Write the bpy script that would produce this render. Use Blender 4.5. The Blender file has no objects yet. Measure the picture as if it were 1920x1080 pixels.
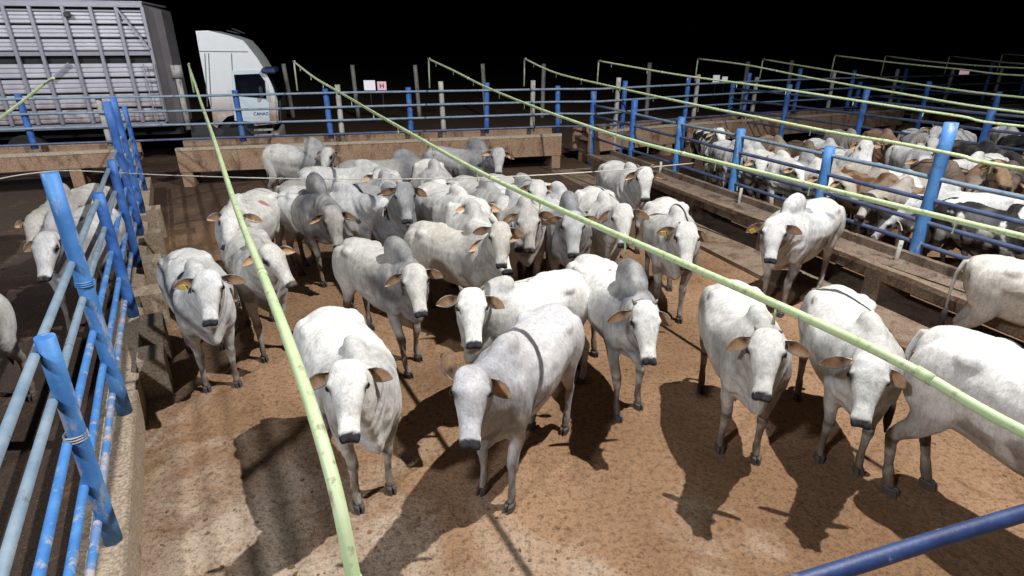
import bpy, bmesh, math, random
import numpy as np
from mathutils import Vector, Matrix, noise
R = math.radians
rnd = random.Random(7)
SC = bpy.context.scene
COL = SC.collection

# ------------------------------------------------------------------ camera, world, lights
CAM_H, PITCH, FPX = 3.5, R(23), 1090.0
cam_d = bpy.data.cameras.new('camera'); cam = bpy.data.objects.new('camera', cam_d); COL.objects.link(cam)
cam.location = (0, 0, CAM_H); cam.rotation_euler = (R(90) - PITCH, 0, 0)
cam_d.sensor_width = 36; cam_d.lens = 36 * FPX / 1920; cam_d.clip_end = 600; cam_d.clip_start = .05
SC.camera = cam
w = bpy.data.worlds.new('World'); SC.world = w; w.use_nodes = True
nt = w.node_tree; bg = nt.nodes['Background']
sky = nt.nodes.new('ShaderNodeTexSky'); sky.sky_type = 'NISHITA'; sky.sun_disc = False
sky.sun_elevation = R(-7); sky.sun_rotation = R(200)
nt.links.new(sky.outputs[0], bg.inputs[0]); bg.inputs[1].default_value = .05
SC.view_settings.view_transform = 'Standard'; SC.view_settings.look = 'None'
SC.view_settings.exposure = 0.0; SC.view_settings.gamma = 1; SC.view_settings.use_curve_mapping = False

def lamp(name, loc, target, energy, color, radius, spot=150, blend=.6):
    d = bpy.data.lights.new(name, 'SPOT'); d.energy = energy; d.color = color; d.shadow_soft_size = radius
    d.spot_size = R(spot); d.spot_blend = blend
    o = bpy.data.objects.new(name, d); COL.objects.link(o); o.location = loc
    o.rotation_euler = (Vector(target) - Vector(loc)).to_track_quat('-Z', 'Y').to_euler()
    return o
lamp('yard_floodlight', (4.8, 4.9, 12.0), (0, 6.0, 0), 9900, (1, .975, .94), .08)
lamp('walkway_floodlight', (-5.0, -3.0, 8.0), (-3, 8, 0), 3000, (.95, .97, 1), .3)
lamp('far_floodlight', (15.0, 13.0, 9.5), (10.5, 17.5, 0), 1350, (.95, .97, 1), .12, 84, .7)
lamp('truck_floodlight', (-12.5, 6.5, 8.5), (-10.5, 16.5, 1.8), 3600, (.97, .97, 1), .12, 104, .7)

# ------------------------------------------------------------------ helpers
def at(x, y, z=0.0):
    """the point at height z seen at pixel x,y of the 1920x1080 photograph"""
    dx = (x - 960) / FPX; dy = -(y - 540) / FPX
    r = Vector((dx, math.cos(PITCH) + dy * math.sin(PITCH), -math.sin(PITCH) + dy * math.cos(PITCH)))
    return Vector((0, 0, CAM_H)) + r * ((z - CAM_H) / r.z)
def ray(x, y):
    dx = (x - 960) / FPX; dy = -(y - 540) / FPX
    return Vector((dx, math.cos(PITCH) + dy * math.sin(PITCH), -math.sin(PITCH) + dy * math.cos(PITCH))).normalized()

def tag(o, label=None, cat=None, group=None, kind=None):
    if label: o['label'] = label
    if cat: o['category'] = cat
    if group: o['group'] = group
    if kind: o['kind'] = kind
    return o
def empty(name, loc=(0, 0, 0), rz=0):
    o = bpy.data.objects.new(name, None); COL.objects.link(o); o.location = loc; o.rotation_euler = (0, 0, rz)
    o.empty_display_size = .2
    return o
def mesh_obj(name, me, mat, parent=None):
    o = bpy.data.objects.new(name, me); COL.objects.link(o)
    for m in (mat if isinstance(mat, (list, tuple)) else [mat]): me.materials.append(m)
    if parent: o.parent = parent
    return o

class MB:
    """collects shapes, builds them as one mesh"""
    def __init__(s): s.bm = bmesh.new()
    def box(s, c, size, rz=0, bev=0.0, rot=None):
        r = bmesh.ops.create_cube(s.bm, size=1); vs = r['verts']
        M = Matrix.Translation(c) @ (rot.to_4x4() if rot else Matrix.Rotation(rz, 4, 'Z')) @ Matrix.Diagonal((*size, 1))
        bmesh.ops.transform(s.bm, matrix=M, verts=vs)
        if bev > 0:
            es = list({e for v in vs for e in v.link_edges})
            bmesh.ops.bevel(s.bm, geom=es, offset=bev, segments=1, affect='EDGES')
        return s
    def beam(s, a, b, wd, ht, bev=0.0):
        a, b = Vector(a), Vector(b); d = b - a; L = d.length
        q = d.to_track_quat('X', 'Z').to_matrix()
        return s.box((a + b) / 2, (L, wd, ht), rot=q, bev=bev)
    def tube(s, pts, r, n=10, cap=True, wob=0.0):
        pts = [Vector(p) for p in pts]; rr = r if isinstance(r, (list, tuple)) else [r] * len(pts)
        rings = []
        for i, p in enumerate(pts):
            t = (pts[min(i + 1, len(pts) - 1)] - pts[max(i - 1, 0)]).normalized()
            u = t.orthogonal().normalized() if i == 0 else (u - t * u.dot(t)).normalized()
            v = t.cross(u)
            ring = []
            for k in range(n):
                a = 2 * math.pi * k / n; q = rr[i]
                if wob: q *= 1 + wob * noise.noise(Vector((p.x * 3 + math.cos(a), p.y * 3 + math.sin(a), p.z * 4)))
                ring.append(s.bm.verts.new(p + (u * math.cos(a) + v * math.sin(a)) * q))
            rings.append(ring)
        for A, B in zip(rings, rings[1:]):
            for k in range(n):
                f = s.bm.faces.new((A[k], A[(k + 1) % n], B[(k + 1) % n], B[k])); f.smooth = True
        if cap:
            s.bm.faces.new(rings[0][::-1]); s.bm.faces.new(rings[-1])
        return s
    def quad(s, *ps):
        s.bm.faces.new([s.bm.verts.new(p) for p in ps]); return s
    def prism(s, outline, off):
        """outline: points of a planar polygon, extruded by the vector off"""
        off = Vector(off); A = [s.bm.verts.new(p) for p in outline]; B = [s.bm.verts.new(Vector(p) + off) for p in outline]
        s.bm.faces.new(A); s.bm.faces.new(B[::-1]); n = len(A)
        for k in range(n): s.bm.faces.new((A[k], B[k], B[(k + 1) % n], A[(k + 1) % n]))
        return s
    def build(s, name, mat, parent=None):
        bmesh.ops.recalc_face_normals(s.bm, faces=s.bm.faces)
        me = bpy.data.meshes.new(name); s.bm.to_mesh(me); s.bm.free()
        return mesh_obj(name, me, mat, parent)

# ------------------------------------------------------------------ materials
def nmat(name):
    m = bpy.data.materials.new(name); m.use_nodes = True; t = m.node_tree
    return m, t, t.nodes['Principled BSDF']
def tex(t, scale, detail=4, rough=.6, dist=0, coord='Object', stretch=None):
    tc = t.nodes.new('ShaderNodeTexCoord'); n = t.nodes.new('ShaderNodeTexNoise')
    n.inputs['Scale'].default_value = scale; n.inputs['Detail'].default_value = detail
    n.inputs['Roughness'].default_value = rough; n.inputs['Distortion'].default_value = dist
    if stretch:
        mp = t.nodes.new('ShaderNodeMapping'); mp.inputs['Scale'].default_value = stretch
        t.links.new(tc.outputs[coord], mp.inputs[0]); t.links.new(mp.outputs[0], n.inputs['Vector'])
    else: t.links.new(tc.outputs[coord], n.inputs['Vector'])
    return n.outputs['Fac']
def ramp(t, fac, stops):
    r = t.nodes.new('ShaderNodeValToRGB'); e = r.color_ramp.elements
    while len(e) < len(stops): e.new(.5)
    for q, (p, c) in zip(e, stops):
        q.position = p; q.color = (*c, 1) if len(c) == 3 else c
    t.links.new(fac, r.inputs[0]); return r.outputs[0]
def mix(t, fac, a, b, mode='MIX'):
    m = t.nodes.new('ShaderNodeMix'); m.data_type = 'RGBA'; m.blend_type = mode
    for sock, v in ((m.inputs[0], fac), (m.inputs[6], a), (m.inputs[7], b)):
        if isinstance(v, (int, float)): sock.default_value = v
        elif isinstance(v, tuple): sock.default_value = (*v, 1)
        else: t.links.new(v, sock)
    return m.outputs[2]
def bump(t, bsdf, h, strength=.3, dist=.02):
    b = t.nodes.new('ShaderNodeBump'); b.inputs['Strength'].default_value = strength; b.inputs['Distance'].default_value = dist
    t.links.new(h, b.inputs['Height']); t.links.new(b.outputs[0], bsdf.inputs['Normal'])

def paint(name, base, worn, under, rough=.45, amt=.58, sc=9):
    m, t, b = nmat(name)
    c = mix(t, ramp(t, tex(t, 4, 5), [(.4, (0, 0, 0)), (.65, (1, 1, 1))]), base, worn)
    c = mix(t, ramp(t, tex(t, sc, 8, .72, stretch=(1, 1, .35)), [(amt, (0, 0, 0)), (amt + .07, (1, 1, 1))]), c, under)
    t.links.new(c, b.inputs['Base Color']); b.inputs['Roughness'].default_value = rough
    bump(t, b, tex(t, 30, 4), .25, .01)
    return m
M_BLUE = paint('blue_paint', (.022, .09, .34), (.05, .17, .47), (.16, .17, .2), .6, amt=.565)
M_BLUEL = paint('light_blue_paint', (.045, .17, .46), (.08, .25, .56), (.30, .33, .38), .6, amt=.555)
M_NAVY = paint('dark_blue_paint', (.010, .022, .085), (.02, .045, .14), (.12, .13, .17), .55, amt=.58, sc=16)
M_GREYB = paint('faded_rail_paint', (.15, .22, .30), (.23, .30, .37), (.12, .13, .15), .6, amt=.58)
M_DRAIL = paint('dull_rail_paint', (.05, .07, .15), (.09, .12, .22), (.12, .10, .09), amt=.58)
M_CHIP = paint('chipped_rail_paint', (.06, .2, .48), (.22, .27, .38), (.42, .38, .40), amt=.5)
M_PALEPOST = paint('weathered_grey_post', (.32, .31, .29), (.45, .44, .42), (.1, .09, .08), .8, amt=.57, sc=14)
M_WIRE = paint('steel_wire', (.5, .47, .42), (.6, .56, .5), (.3, .25, .2), .5)
def pipe_mat():
    m, t, b = nmat('pale_green_pipe')
    c = mix(t, ramp(t, tex(t, 3, 5), [(.35, (0, 0, 0)), (.7, (1, 1, 1))]), (.40, .52, .27), (.52, .60, .38))
    c = mix(t, ramp(t, tex(t, 22, 6, .7), [(.54, (0, 0, 0)), (.66, (1, 1, 1))]), c, (.27, .27, .17))
    t.links.new(c, b.inputs['Base Color']); b.inputs['Roughness'].default_value = .5
    return m
M_PIPE = pipe_mat()
def concrete(name, a, b_, stain, sc=1.0, amt=.5):
    m, t, b = nmat(name)
    c = mix(t, ramp(t, tex(t, 2.2 * sc, 8, .65), [(.35, (0, 0, 0)), (.68, (1, 1, 1))]), a, b_)
    c = mix(t, ramp(t, tex(t, 3.1 * sc, 8, .7, .6, stretch=(1, 1, .45)), [(amt, (0, 0, 0)), (amt + .16, (1, 1, 1))]), c, stain)
    c = mix(t, ramp(t, tex(t, 45, 3, .7), [(.36, (.45, .45, .45)), (.6, (1, 1, 1))]), (0, 0, 0), c)
    t.links.new(c, b.inputs['Base Color']); b.inputs['Roughness'].default_value = .9
    bump(t, b, tex(t, 25, 8, .7), .5, .02)
    return m
M_BUNK = concrete('manure_stained_concrete', (.34, .21, .13), (.40, .28, .19), (.10, .055, .035), 1, .52)
M_LIP = concrete('worn_concrete_lip', (.46, .38, .29), (.52, .45, .36), (.2, .13, .08), 2, .56)
M_CURB = concrete('curb_concrete', (.36, .28, .20), (.44, .35, .26), (.17, .11, .07), 2, .55)
M_TROUGH = concrete('trough_concrete', (.20, .145, .105), (.28, .21, .16), (.07, .045, .035), 1.2, .48)
M_APRON = concrete('apron_concrete', (.25, .18, .125), (.33, .245, .18), (.15, .085, .05), 1, .48)

def ground_mat():
    m, t, b = nmat('manure_and_dirt')
    big = tex(t, .42, 5, .55, .3)
    c = mix(t, ramp(t, big, [(.38, (0, 0, 0)), (.62, (1, 1, 1))]), (.215, .118, .058), (.36, .215, .122))
    # paler bare concrete shows through near the walkway end
    tc = t.nodes.new('ShaderNodeTexCoord'); sp = t.nodes.new('ShaderNodeSeparateXYZ'); t.links.new(tc.outputs['Object'], sp.inputs[0])
    def lin(op, x, y):
        n = t.nodes.new('ShaderNodeMath'); n.operation = op
        for s_, v in zip(n.inputs, (x, y)):
            if isinstance(v, (int, float)): s_.default_value = v
            else: t.links.new(v, s_)
        return n.outputs[0]
    yy = lin('MULTIPLY', lin('SUBTRACT', 4.7, sp.outputs[1]), .34)
    xx = lin('MULTIPLY', lin('ADD', sp.outputs[0], 1.2), -.16)
    f = lin('ADD', lin('ADD', yy, xx), lin('MULTIPLY', lin('SUBTRACT', tex(t, .9, 7, .65, .5), .5), 3.0))
    fr = ramp(t, f, [(.2, (0, 0, 0)), (.75, (1, 1, 1))])
    c = mix(t, fr, c, (.45, .35, .26))
    # darker brown farther in
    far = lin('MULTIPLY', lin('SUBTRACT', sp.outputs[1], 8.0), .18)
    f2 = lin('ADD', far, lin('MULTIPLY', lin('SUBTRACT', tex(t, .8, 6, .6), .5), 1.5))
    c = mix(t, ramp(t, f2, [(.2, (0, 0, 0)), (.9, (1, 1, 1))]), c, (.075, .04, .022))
    # wet black muck in the left pen
    lm = lin('ADD', lin('ADD', sp.outputs[0], 2.9), lin('MULTIPLY', lin('SUBTRACT', sp.outputs[1], 3.0), .559))
    lm = lin('ADD', lin('MULTIPLY', lm, -4.0), lin('MULTIPLY', tex(t, 1.5, 5), .8))
    c = mix(t, ramp(t, lm, [(.3, (0, 0, 0)), (.8, (1, 1, 1))]), c, (.05, .03, .02))
    # blotches and crumbs
    c = mix(t, ramp(t, tex(t, 1.7, 9, .72, 1.0), [(.55, (0, 0, 0)), (.68, (.8, .8, .8))]), c, (.18, .09, .042))
    c = mix(t, ramp(t, tex(t, 20, 6, .75), [(.38, (.55, .52, .5)), (.52, (1, 1, 1))]), (0, 0, 0), c)
    c = mix(t, ramp(t, tex(t, 42, 3, .8), [(.34, (.4, .37, .34)), (.46, (1, 1, 1))]), (0, 0, 0), c)
    c = mix(t, ramp(t, tex(t, 60, 2, .6), [(.64, (0, 0, 0)), (.74, (.7, .7, .7))]), c, (.4, .28, .17))
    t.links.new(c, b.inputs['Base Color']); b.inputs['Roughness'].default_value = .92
    h = lin('ADD', lin('MULTIPLY', tex(t, 5, 8, .7), 1.2), lin('MULTIPLY', tex(t, 35, 4, .7), .5))
    bump(t, b, h, .7, .05)
    return m
M_GROUND = ground_mat()

def coat_mat():
    m, t, b = nmat('cattle_coat')
    a = t.nodes.new('ShaderNodeAttribute'); a.attribute_name = 'coat'
    c = mix(t, ramp(t, tex(t, 7, 6, .65, .4), [(.35, (.80, .80, .82)), (.62, (1.0, 1.0, 1.0))]), (0, 0, 0), a.outputs['Color'])
    n = mix(t, 1.0, a.outputs['Color'], ramp(t, tex(t, 7, 7, .68, .4), [(.30, (.76, .77, .79)), (.55, (1, 1, 1))]), 'MULTIPLY')
    n = mix(t, 1.0, n, ramp(t, tex(t, 38, 5, .75, stretch=(1.5, 1.5, .5)), [(.36, (.78, .76, .73)), (.6, (1, 1, 1))]), 'MULTIPLY')
    n = mix(t, 1.0, n, ramp(t, tex(t, 24, 7, .75, .3, stretch=(1, 1, .22)), [(.36, (.76, .76, .76)), (.54, (1, 1, 1))]), 'MULTIPLY')
    n = mix(t, ramp(t, tex(t, 3.2, 7, .72, 1.2), [(.58, (0, 0, 0)), (.72, (.5, .5, .5))]), n, (.34, .25, .16))
    t.links.new(n, b.inputs['Base Color']); b.inputs['Roughness'].default_value = .72
    b.inputs['Specular IOR Level'].default_value = .35
    if 'Sheen Weight' in b.inputs: b.inputs['Sheen Weight'].default_value = 0.0
    add = t.nodes.new('ShaderNodeMath'); add.operation = 'ADD'
    t.links.new(tex(t, 9, 5, .6, .6), add.inputs[0]); 
    mu = t.nodes.new('ShaderNodeMath'); mu.operation = 'MULTIPLY'; mu.inputs[1].default_value = .35
    t.links.new(tex(t, 60, 4, .7, stretch=(1.5, 1.5, .5)), mu.inputs[0]); t.links.new(mu.outputs[0], add.inputs[1])
    bump(t, b, add.outputs[0], .5, .016)
    return m
M_COAT = coat_mat()
def simple(name, col, rough=.5, var=.25, sc=20, metal=0):
    m, t, b = nmat(name)
    c = mix(t, tex(t, sc, 5), tuple(x * (1 - var) for x in col), tuple(min(1, x * (1 + var)) for x in col))
    t.links.new(c, b.inputs['Base Color']); b.inputs['Roughness'].default_value = rough; b.inputs['Metallic'].default_value = metal
    return m
M_HOOF = simple('hoof_horn', (.07, .06, .055), .6)
M_EYE = simple('eye_surface', (.008, .006, .005), .12)
M_EARIN = simple('ear_skin', (.42, .24, .15), .6, .35, 14)
M_HORN = simple('horn_surface', (.16, .135, .11), .5, .35)
M_TAG = simple('yellow_tag', (.72, .55, .10), .4, .1)
M_TAILHAIR = simple('tail_hair', (.03, .026, .024), .8)
M_BLACK = simple('black_rubber_and_shade', (.015, .015, .016), .8)
M_DARKSTEEL = simple('dark_steel', (.03, .03, .035), .6)

# ------------------------------------------------------------------ ground
g = MB(); N = 60
S = 160
g.quad((-S, -20, 0), (S, -20, 0), (S, S, 0), (-S, S, 0))
tag(g.build('ground', M_GROUND), kind='structure')

# scattered dung crumbs and trodden pats
M_DUNG = simple('dung', (.17, .085, .04), .95, .45, 30)
g = MB()
for i in range(1500):
    y = rnd.uniform(1.6, 11.5); x = rnd.uniform(-2.5 - .56 * (y - 3), 5.0 - .345 * (y - 9.6) + .2)
    big = False; r_ = rnd.uniform(.04, .09) if big else rnd.uniform(.006, .020)
    q = bmesh.ops.create_icosphere(g.bm, subdivisions=2 if big else 1, radius=r_)
    for v in q['verts']:
        v.co *= 1 + .9 * noise.noise(v.co * (26 if big else 60) + Vector((i, 0, 0)))
        v.co.z *= .12 if big else .5
    bmesh.ops.translate(g.bm, verts=q['verts'], vec=(x, y, .002))
tag(g.build('dung', M_DUNG), 'scattered brown dung crumbs on the pen floor', 'dung', kind='stuff')

# ------------------------------------------------------------------ lines of the yard
def LX(y): return -2.74 - .559 * (y - 3.0)          # left fence
def RX(y): return 5.30 - .345 * (y - 9.65)          # right fence
BL = [(-22, 11.0), (-11.6, 14.45), (1.41, 17.6), (2.55, 17.7), (5.6, 19.6), (9.3, 21.5), (16.0, 24.3), (30, 29.0)]
def BY(x, off=0.0):
    for (x0, y0), (x1, y1) in zip(BL, BL[1:]):
        if x <= x1: return y0 + (y1 - y0) * (x - x0) / (x1 - x0) + off
    return BL[-1][1] + off
def on_line(px, fn, lo, hi, z=None):
    """where the sight line of pixel column px meets the curve y = fn(x)"""
    def g_(x): 
        return x
    a, b = lo, hi
    k = (px - 960) / FPX
    for _ in range(60):
        m_ = (a + b) / 2; y = fn(m_)
        dep = y * math.cos(PITCH) + (CAM_H - 1.2) * math.sin(PITCH)
        if m_ < k * dep: a = m_
        else: b = m_
    return (a + b) / 2

# left curb with its stepped footing blocks
def curb_piece(y0, y1, top, x0, x1):
    g = MB()
    a0, a1 = Vector((LX(y0), y0, 0)), Vector((LX(y1), y1, 0)); d = (a1 - a0).normalized(); n = Vector((d.y, -d.x, 0))
    g.prism([a0 + n * x0, a0 + n * x1, a1 + n * x1, a1 + n * x0], (0, 0, top))
    return g
c = empty('concrete_curb', (LX(3), 3, 0)); tag(c, 'long low concrete curb carrying the blue fence on the left of the main pen', 'curb')
def part_world(o, parent):
    o.parent = parent; o.matrix_parent_inverse = parent.matrix_world.inverted() if False else Matrix.Translation(-Vector(parent.location)); return o
part_world(curb_piece(1.0, 14.6, .34, -.20, .09).build('curb_wall', M_CURB), c)
for i, y in enumerate((5.15, 5.9, 6.75, 7.9, 9.2, 10.6)):
    part_world(curb_piece(y, y + .32, .46 + .02 * i, .094, .34).build('footing_block', M_CURB), c)

# ------------------------------------------------------------------ fences
def post_mb(x, y, z0, z1, r, tilt=(0, 0)):
    m = MB(); k = 6
    pts = [(x + tilt[0] * i / k, y + tilt[1] * i / k, z0 + (z1 - z0) * i / k) for i in range(k + 1)]
    return m.tube(pts, [r * 1.03, r, r * .99, r, r * .98, r, r * 1.0], 12, wob=.06)
def rail_mb(a, b, r, n=8, jit=.006):
    m = MB(); a, b = Vector(a), Vector(b); k = max(2, int((b - a).length / 1.2)); pts = []
    for i in range(k + 1):
        p = a.lerp(b, i / k); 
        if 0 < i < k: p.z += rnd.uniform(-jit, jit) * 2; p.x += rnd.uniform(-jit, jit)
        pts.append(p)
    return m.tube(pts, r, n)

f = empty('rail_fence', (LX(3), 3, .34)); tag(f, 'blue post and rail fence running away along the left curb', 'fence')
left_posts = [(3.0, 1.92, .054), (4.5, 2.56, .062), (6.55, 1.9, .062), (8.3, 1.95, .06), (9.85, 2.6, .062), (11.3, 2.55, .055), (13.2, 2.2, .05)]
for y, zt, r in left_posts:
    part_world(post_mb(LX(y), y, .335, zt, r, (rnd.uniform(-.03, .03), 0)).build('post', M_BLUEL if y < 5.5 else M_BLUE), f)
for z, mt in ((1.82, M_GREYB), (1.5, M_GREYB), (1.19, M_BLUEL), (.86, M_BLUEL), (.56, M_CHIP)):
    part_world(rail_mb((LX(.9) - .05, .9, z), (LX(14.2) - .05, 14.2, z), .029).build('rail', mt), f)
# clamps of wire round the nearest posts
for y, z in ((3.0, 1.2), (4.5, 1.62)):
    m = MB(); 
    for k in range(3): m.tube([(LX(y) + (.062 if y < 4 else .07) * math.cos(a), y + (.062 if y < 4 else .07) * math.sin(a), z + k * .018) for a in np.linspace(0, 6.283, 15)], .006, 5)
    part_world(m.build('binding', M_BLUEL if y > 4 else M_PALEPOST), f)

f = empty('rail_fence', (RX(9), 9, 0)); tag(f, 'blue post and rail fence behind the low trough on the right of the main pen', 'fence')
for y, zt, r in ((6.0, 1.95, .07), (8.0, 2.5, .085), (9.75, 1.9, .085), (11.85, 1.9, .085), (13.8, 1.9, .085), (15.75, 2.12, .085), (18.0, 2.15, .085)):
    part_world(post_mb(RX(y), y, 0, zt, r, (rnd.uniform(-.03, .03), 0)).build('post', M_BLUEL if y < 15 else M_BLUE), f)
for z in (1.75, 1.45, 1.13, .82):
    part_world(rail_mb((RX(3.0), 3.0, z), (RX(18.0), 18.0, z), .033).build('rail', M_DRAIL if z < 1.7 else M_GREYB), f)

# back fence on the bunks
f = empty('rail_fence', (0, BY(0), 0)); tag(f, 'long blue rail fence with grey posts along the back of the pens', 'fence')
def BYf(x): return BY(x, .35)
for px, top, blue in [(62, 2.33, 1), (205, 2.2, 0), (455, 2.33, 1), (620, 2.33, 1), (641, 2.43, 0), (771, 2.33, 1), (832, 2.47, 0), (912, 2.42, 1), (998, 2.46, 0),
                      (1046, 2.3, 1), (1153, 2.5, 0), (1166, 2.4, 1), (1284, 2.45, 1), (1300, 2.5, 0), (1393, 2.5, 1), (1410, 2.35, 0), (1488, 2.6, 1), (1552, 2.5, 0), (1588, 2.5, 1),
                      (1668, 2.5, 0), (1684, 2.5, 1), (1770, 2.5, 0), (1842, 2.7, 1), (1862, 2.5, 0), (1910, 2.6, 1)]:
    x = on_line(px, BYf, -30, 40); zb = 1.03 if (x < -9.7 or -8.4 < x < 1.4 or x > 6) else 0
    part_world(post_mb(x, BYf(x), zb, top, .075 if blue else .07, (rnd.uniform(-.04, .04), 0)).build('post', M_BLUE if blue else M_PALEPOST), f)
for z in (2.22, 1.86, 1.52, 1.15):
    pts = [(x, BY(x, .25), z + rnd.uniform(-.012, .012)) for x in (-20, -15, -11.6, -8, -4.5, -1.5, 1.41, 2.55, 5.6, 9.3, 12.5, 16, 20, 28)]
    part_world(MB().tube(pts, .030, 8).build('rail', M_GREYB if z > 1.2 else M_DRAIL), f)

# second divider fence, between the right-hand pens
def R2X(y): return 9.6 - .10 * (y - 20)
for (fx, ys, lab) in ((lambda y: 10.7 + .42 * (15 - y), (8.5, 11.2, 14.0, 17.0, 19.5, 21.8), 'blue rail fence dividing the two crowded pens on the right'),
                      (lambda y: 15.6 + .34 * (17 - y), (14, 16.4, 18.8, 21.0, 23.6), 'farthest blue rail fence at the upper right among the pens')):
    f = empty('rail_fence', (fx(ys[0]), ys[0], 0)); tag(f, lab, 'fence')
    for y in ys: part_world(post_mb(fx(y), y, 0, rnd.uniform(2.05, 2.3), .085).build('post', M_BLUE), f)
    for z in (1.95, 1.6, 1.25, .9): part_world(rail_mb((fx(ys[0]), ys[0], z), (fx(ys[-1]), ys[-1], z), .032).build('rail', M_DRAIL), f)

# walkway handrail, lower right
h = empty('handrail', (.94, 1.29, 0)); tag(h, 'thick dark blue handrail crossing the bottom right corner', 'handrail')
A, B = at(1540, 1080, 2.0), at(1920, 962, 2.0); d = (B - A).normalized()
part_world(MB().tube([A - d * .6, A, (A + B) / 2 + Vector((0, 0, .004)), B, B + d * 2.2], .028, 16).build('rail', M_NAVY), h)
E_ = B + d * 1.2
part_world(MB().tube([(E_.x, E_.y, 0), (E_.x, E_.y, 1.975)], .03, 12).build('post', M_NAVY), h)
h2 = A - d * .5

# ------------------------------------------------------------------ feed bunks
def bunk_seg(name, p0, p1, top, fas, depth, label, legs, bed=.20, m_face=M_BUNK, m_top=M_LIP, group=None):
    """raised concrete feed trough from p0 to p1, its front edge on that line; the trough lies to the left of p0->p1"""
    p0, p1 = Vector((*p0, 0)), Vector((*p1, 0)); d = (p1 - p0).normalized(); n = Vector((-d.y, d.x, 0))
    o = empty(name, tuple(p0)); tag(o, label, 'feed trough', group)
    def P(s, t_, z): 
        v = p0 + d * s + n * t_; return Vector((v.x, v.y, z))
    L = (p1 - p0).length
    nseg = max(1, int(L / .5))
    g = MB()   # front fascia, slightly wavy
    for i in range(nseg):
        s0, s1 = L * i / nseg, L * (i + 1) / nseg
        g.prism([P(s0, 0, top - fas), P(s1, 0, top - fas), P(s1, 0, top - .07), P(s0, 0, top - .07)], n * .09)
    bmesh.ops.remove_doubles(g.bm, verts=g.bm.verts, dist=.0005)
    part_world(g.build('front_wall', m_face), o)
    g = MB()
    for i in range(nseg):
        s0, s1 = L * i / nseg, L * (i + 1) / nseg
        e0 = .012 * noise.noise(Vector((s0 * 2, p0.x, 0))); e1 = .012 * noise.noise(Vector((s1 * 2, p0.x, 0)))
        g.prism([P(s0, -.015 + e0, top - .07), P(s1, -.015 + e1, top - .07), P(s1, -.015 + e1, top + e1), P(s0, -.015 + e0, top + e0)], n * .13)
    bmesh.ops.remove_doubles(g.bm, verts=g.bm.verts, dist=.0005)
    part_world(g.build('front_lip', m_top), o)
    part_world(MB().prism([P(0, .117, top - bed), P(L, .117, top - bed), P(L, depth - .1, top - bed), P(0, depth - .1, top - bed)], (0, 0, -.09)).build('trough_bed', M_TROUGH), o)
    part_world(MB().prism([P(0, depth - .1, top - fas), P(L, depth - .1, top - fas), P(L, depth, top - fas), P(0, depth, top - fas)], (0, 0, fas + .06)).build('back_wall', m_face), o)
    for s_ in legs:
        part_world(MB().prism([P(s_ - .13, .02, 0), P(s_ + .13, .02, 0), P(s_ + .13, depth - .12, 0), P(s_ - .13, depth - .12, 0)], (0, 0, top - fas)).build('leg', m_face), o)
    return o
b0 = bunk_seg('feed_trough', (-20, 11.45), (-9.6, 14.9), 1.0, .42, .9, 'raised brown concrete feed trough at the back of the left pen', (3.0, 6.5, 9.6, 10.7))
b1 = bunk_seg('feed_trough', (-8.55, 14.95), (1.46, 17.45), 1.0, .62, .9, 'raised brown concrete feed trough along the back of the main pen', (.15, 2.6, 5.1, 7.6, 10.17))
b2 = bunk_seg('feed_trough', (2.35, 17.9), (5.5, 19.7), 1.0, .62, .9, 'short brown concrete feed trough at the back right beyond the pen corner', (.3, 3.3))
b3 = bunk_seg('feed_trough', (5.9, 19.9), (15.8, 24.3), 1.0, .62, .9, 'long brown feed trough behind the crowded right pen', (.3, 3.5, 7, 10.4))
b4 = bunk_seg('feed_trough', (16.3, 24.5), (30, 29), 1.0, .62, .9, 'farthest brown feed trough at the right edge beyond the pens', (.3, 4, 8))
# low trough at the right of the main pen
def RP(y, off): return (RX(y) - off * .945, y - off * .326)
b5 = bunk_seg('feed_trough', RP(16.6, .86), RP(3.0, .86), .62, .20, .80, 'long low concrete feed trough beside the right fence of the main pen', (.4, 2.6, 4.8, 7.0, 9.2, 11.4, 13.4), m_face=M_TROUGH, m_top=M_APRON, bed=.06)
g = MB()
pts = [RP(17.3, 1.62), RP(3.2, 1.62), RP(3.2, .1), RP(17.3, .1)]
g.prism([(x, y, 0) for x, y in pts], (0, 0, .07))
tag(g.build('concrete_apron', M_APRON), kind='structure')
# small white stubs along the low trough
for i, y in enumerate((8.05, 11.3, 14.0)):
    x, yy = RP(y, .28)
    tag(MB().tube([(x, yy, .42), (x + .01, yy, .6), (x + .015, yy, .86)], [.035, .032, .03], 8).build('stub_post', M_PALEPOST),
        ('short pale stub post standing in the low trough nearest the camera', 'short pale stub post in the middle of the low trough', 'short pale stub post at the far end of the low trough')[i], 'post', 'stub posts in the low trough')

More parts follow.
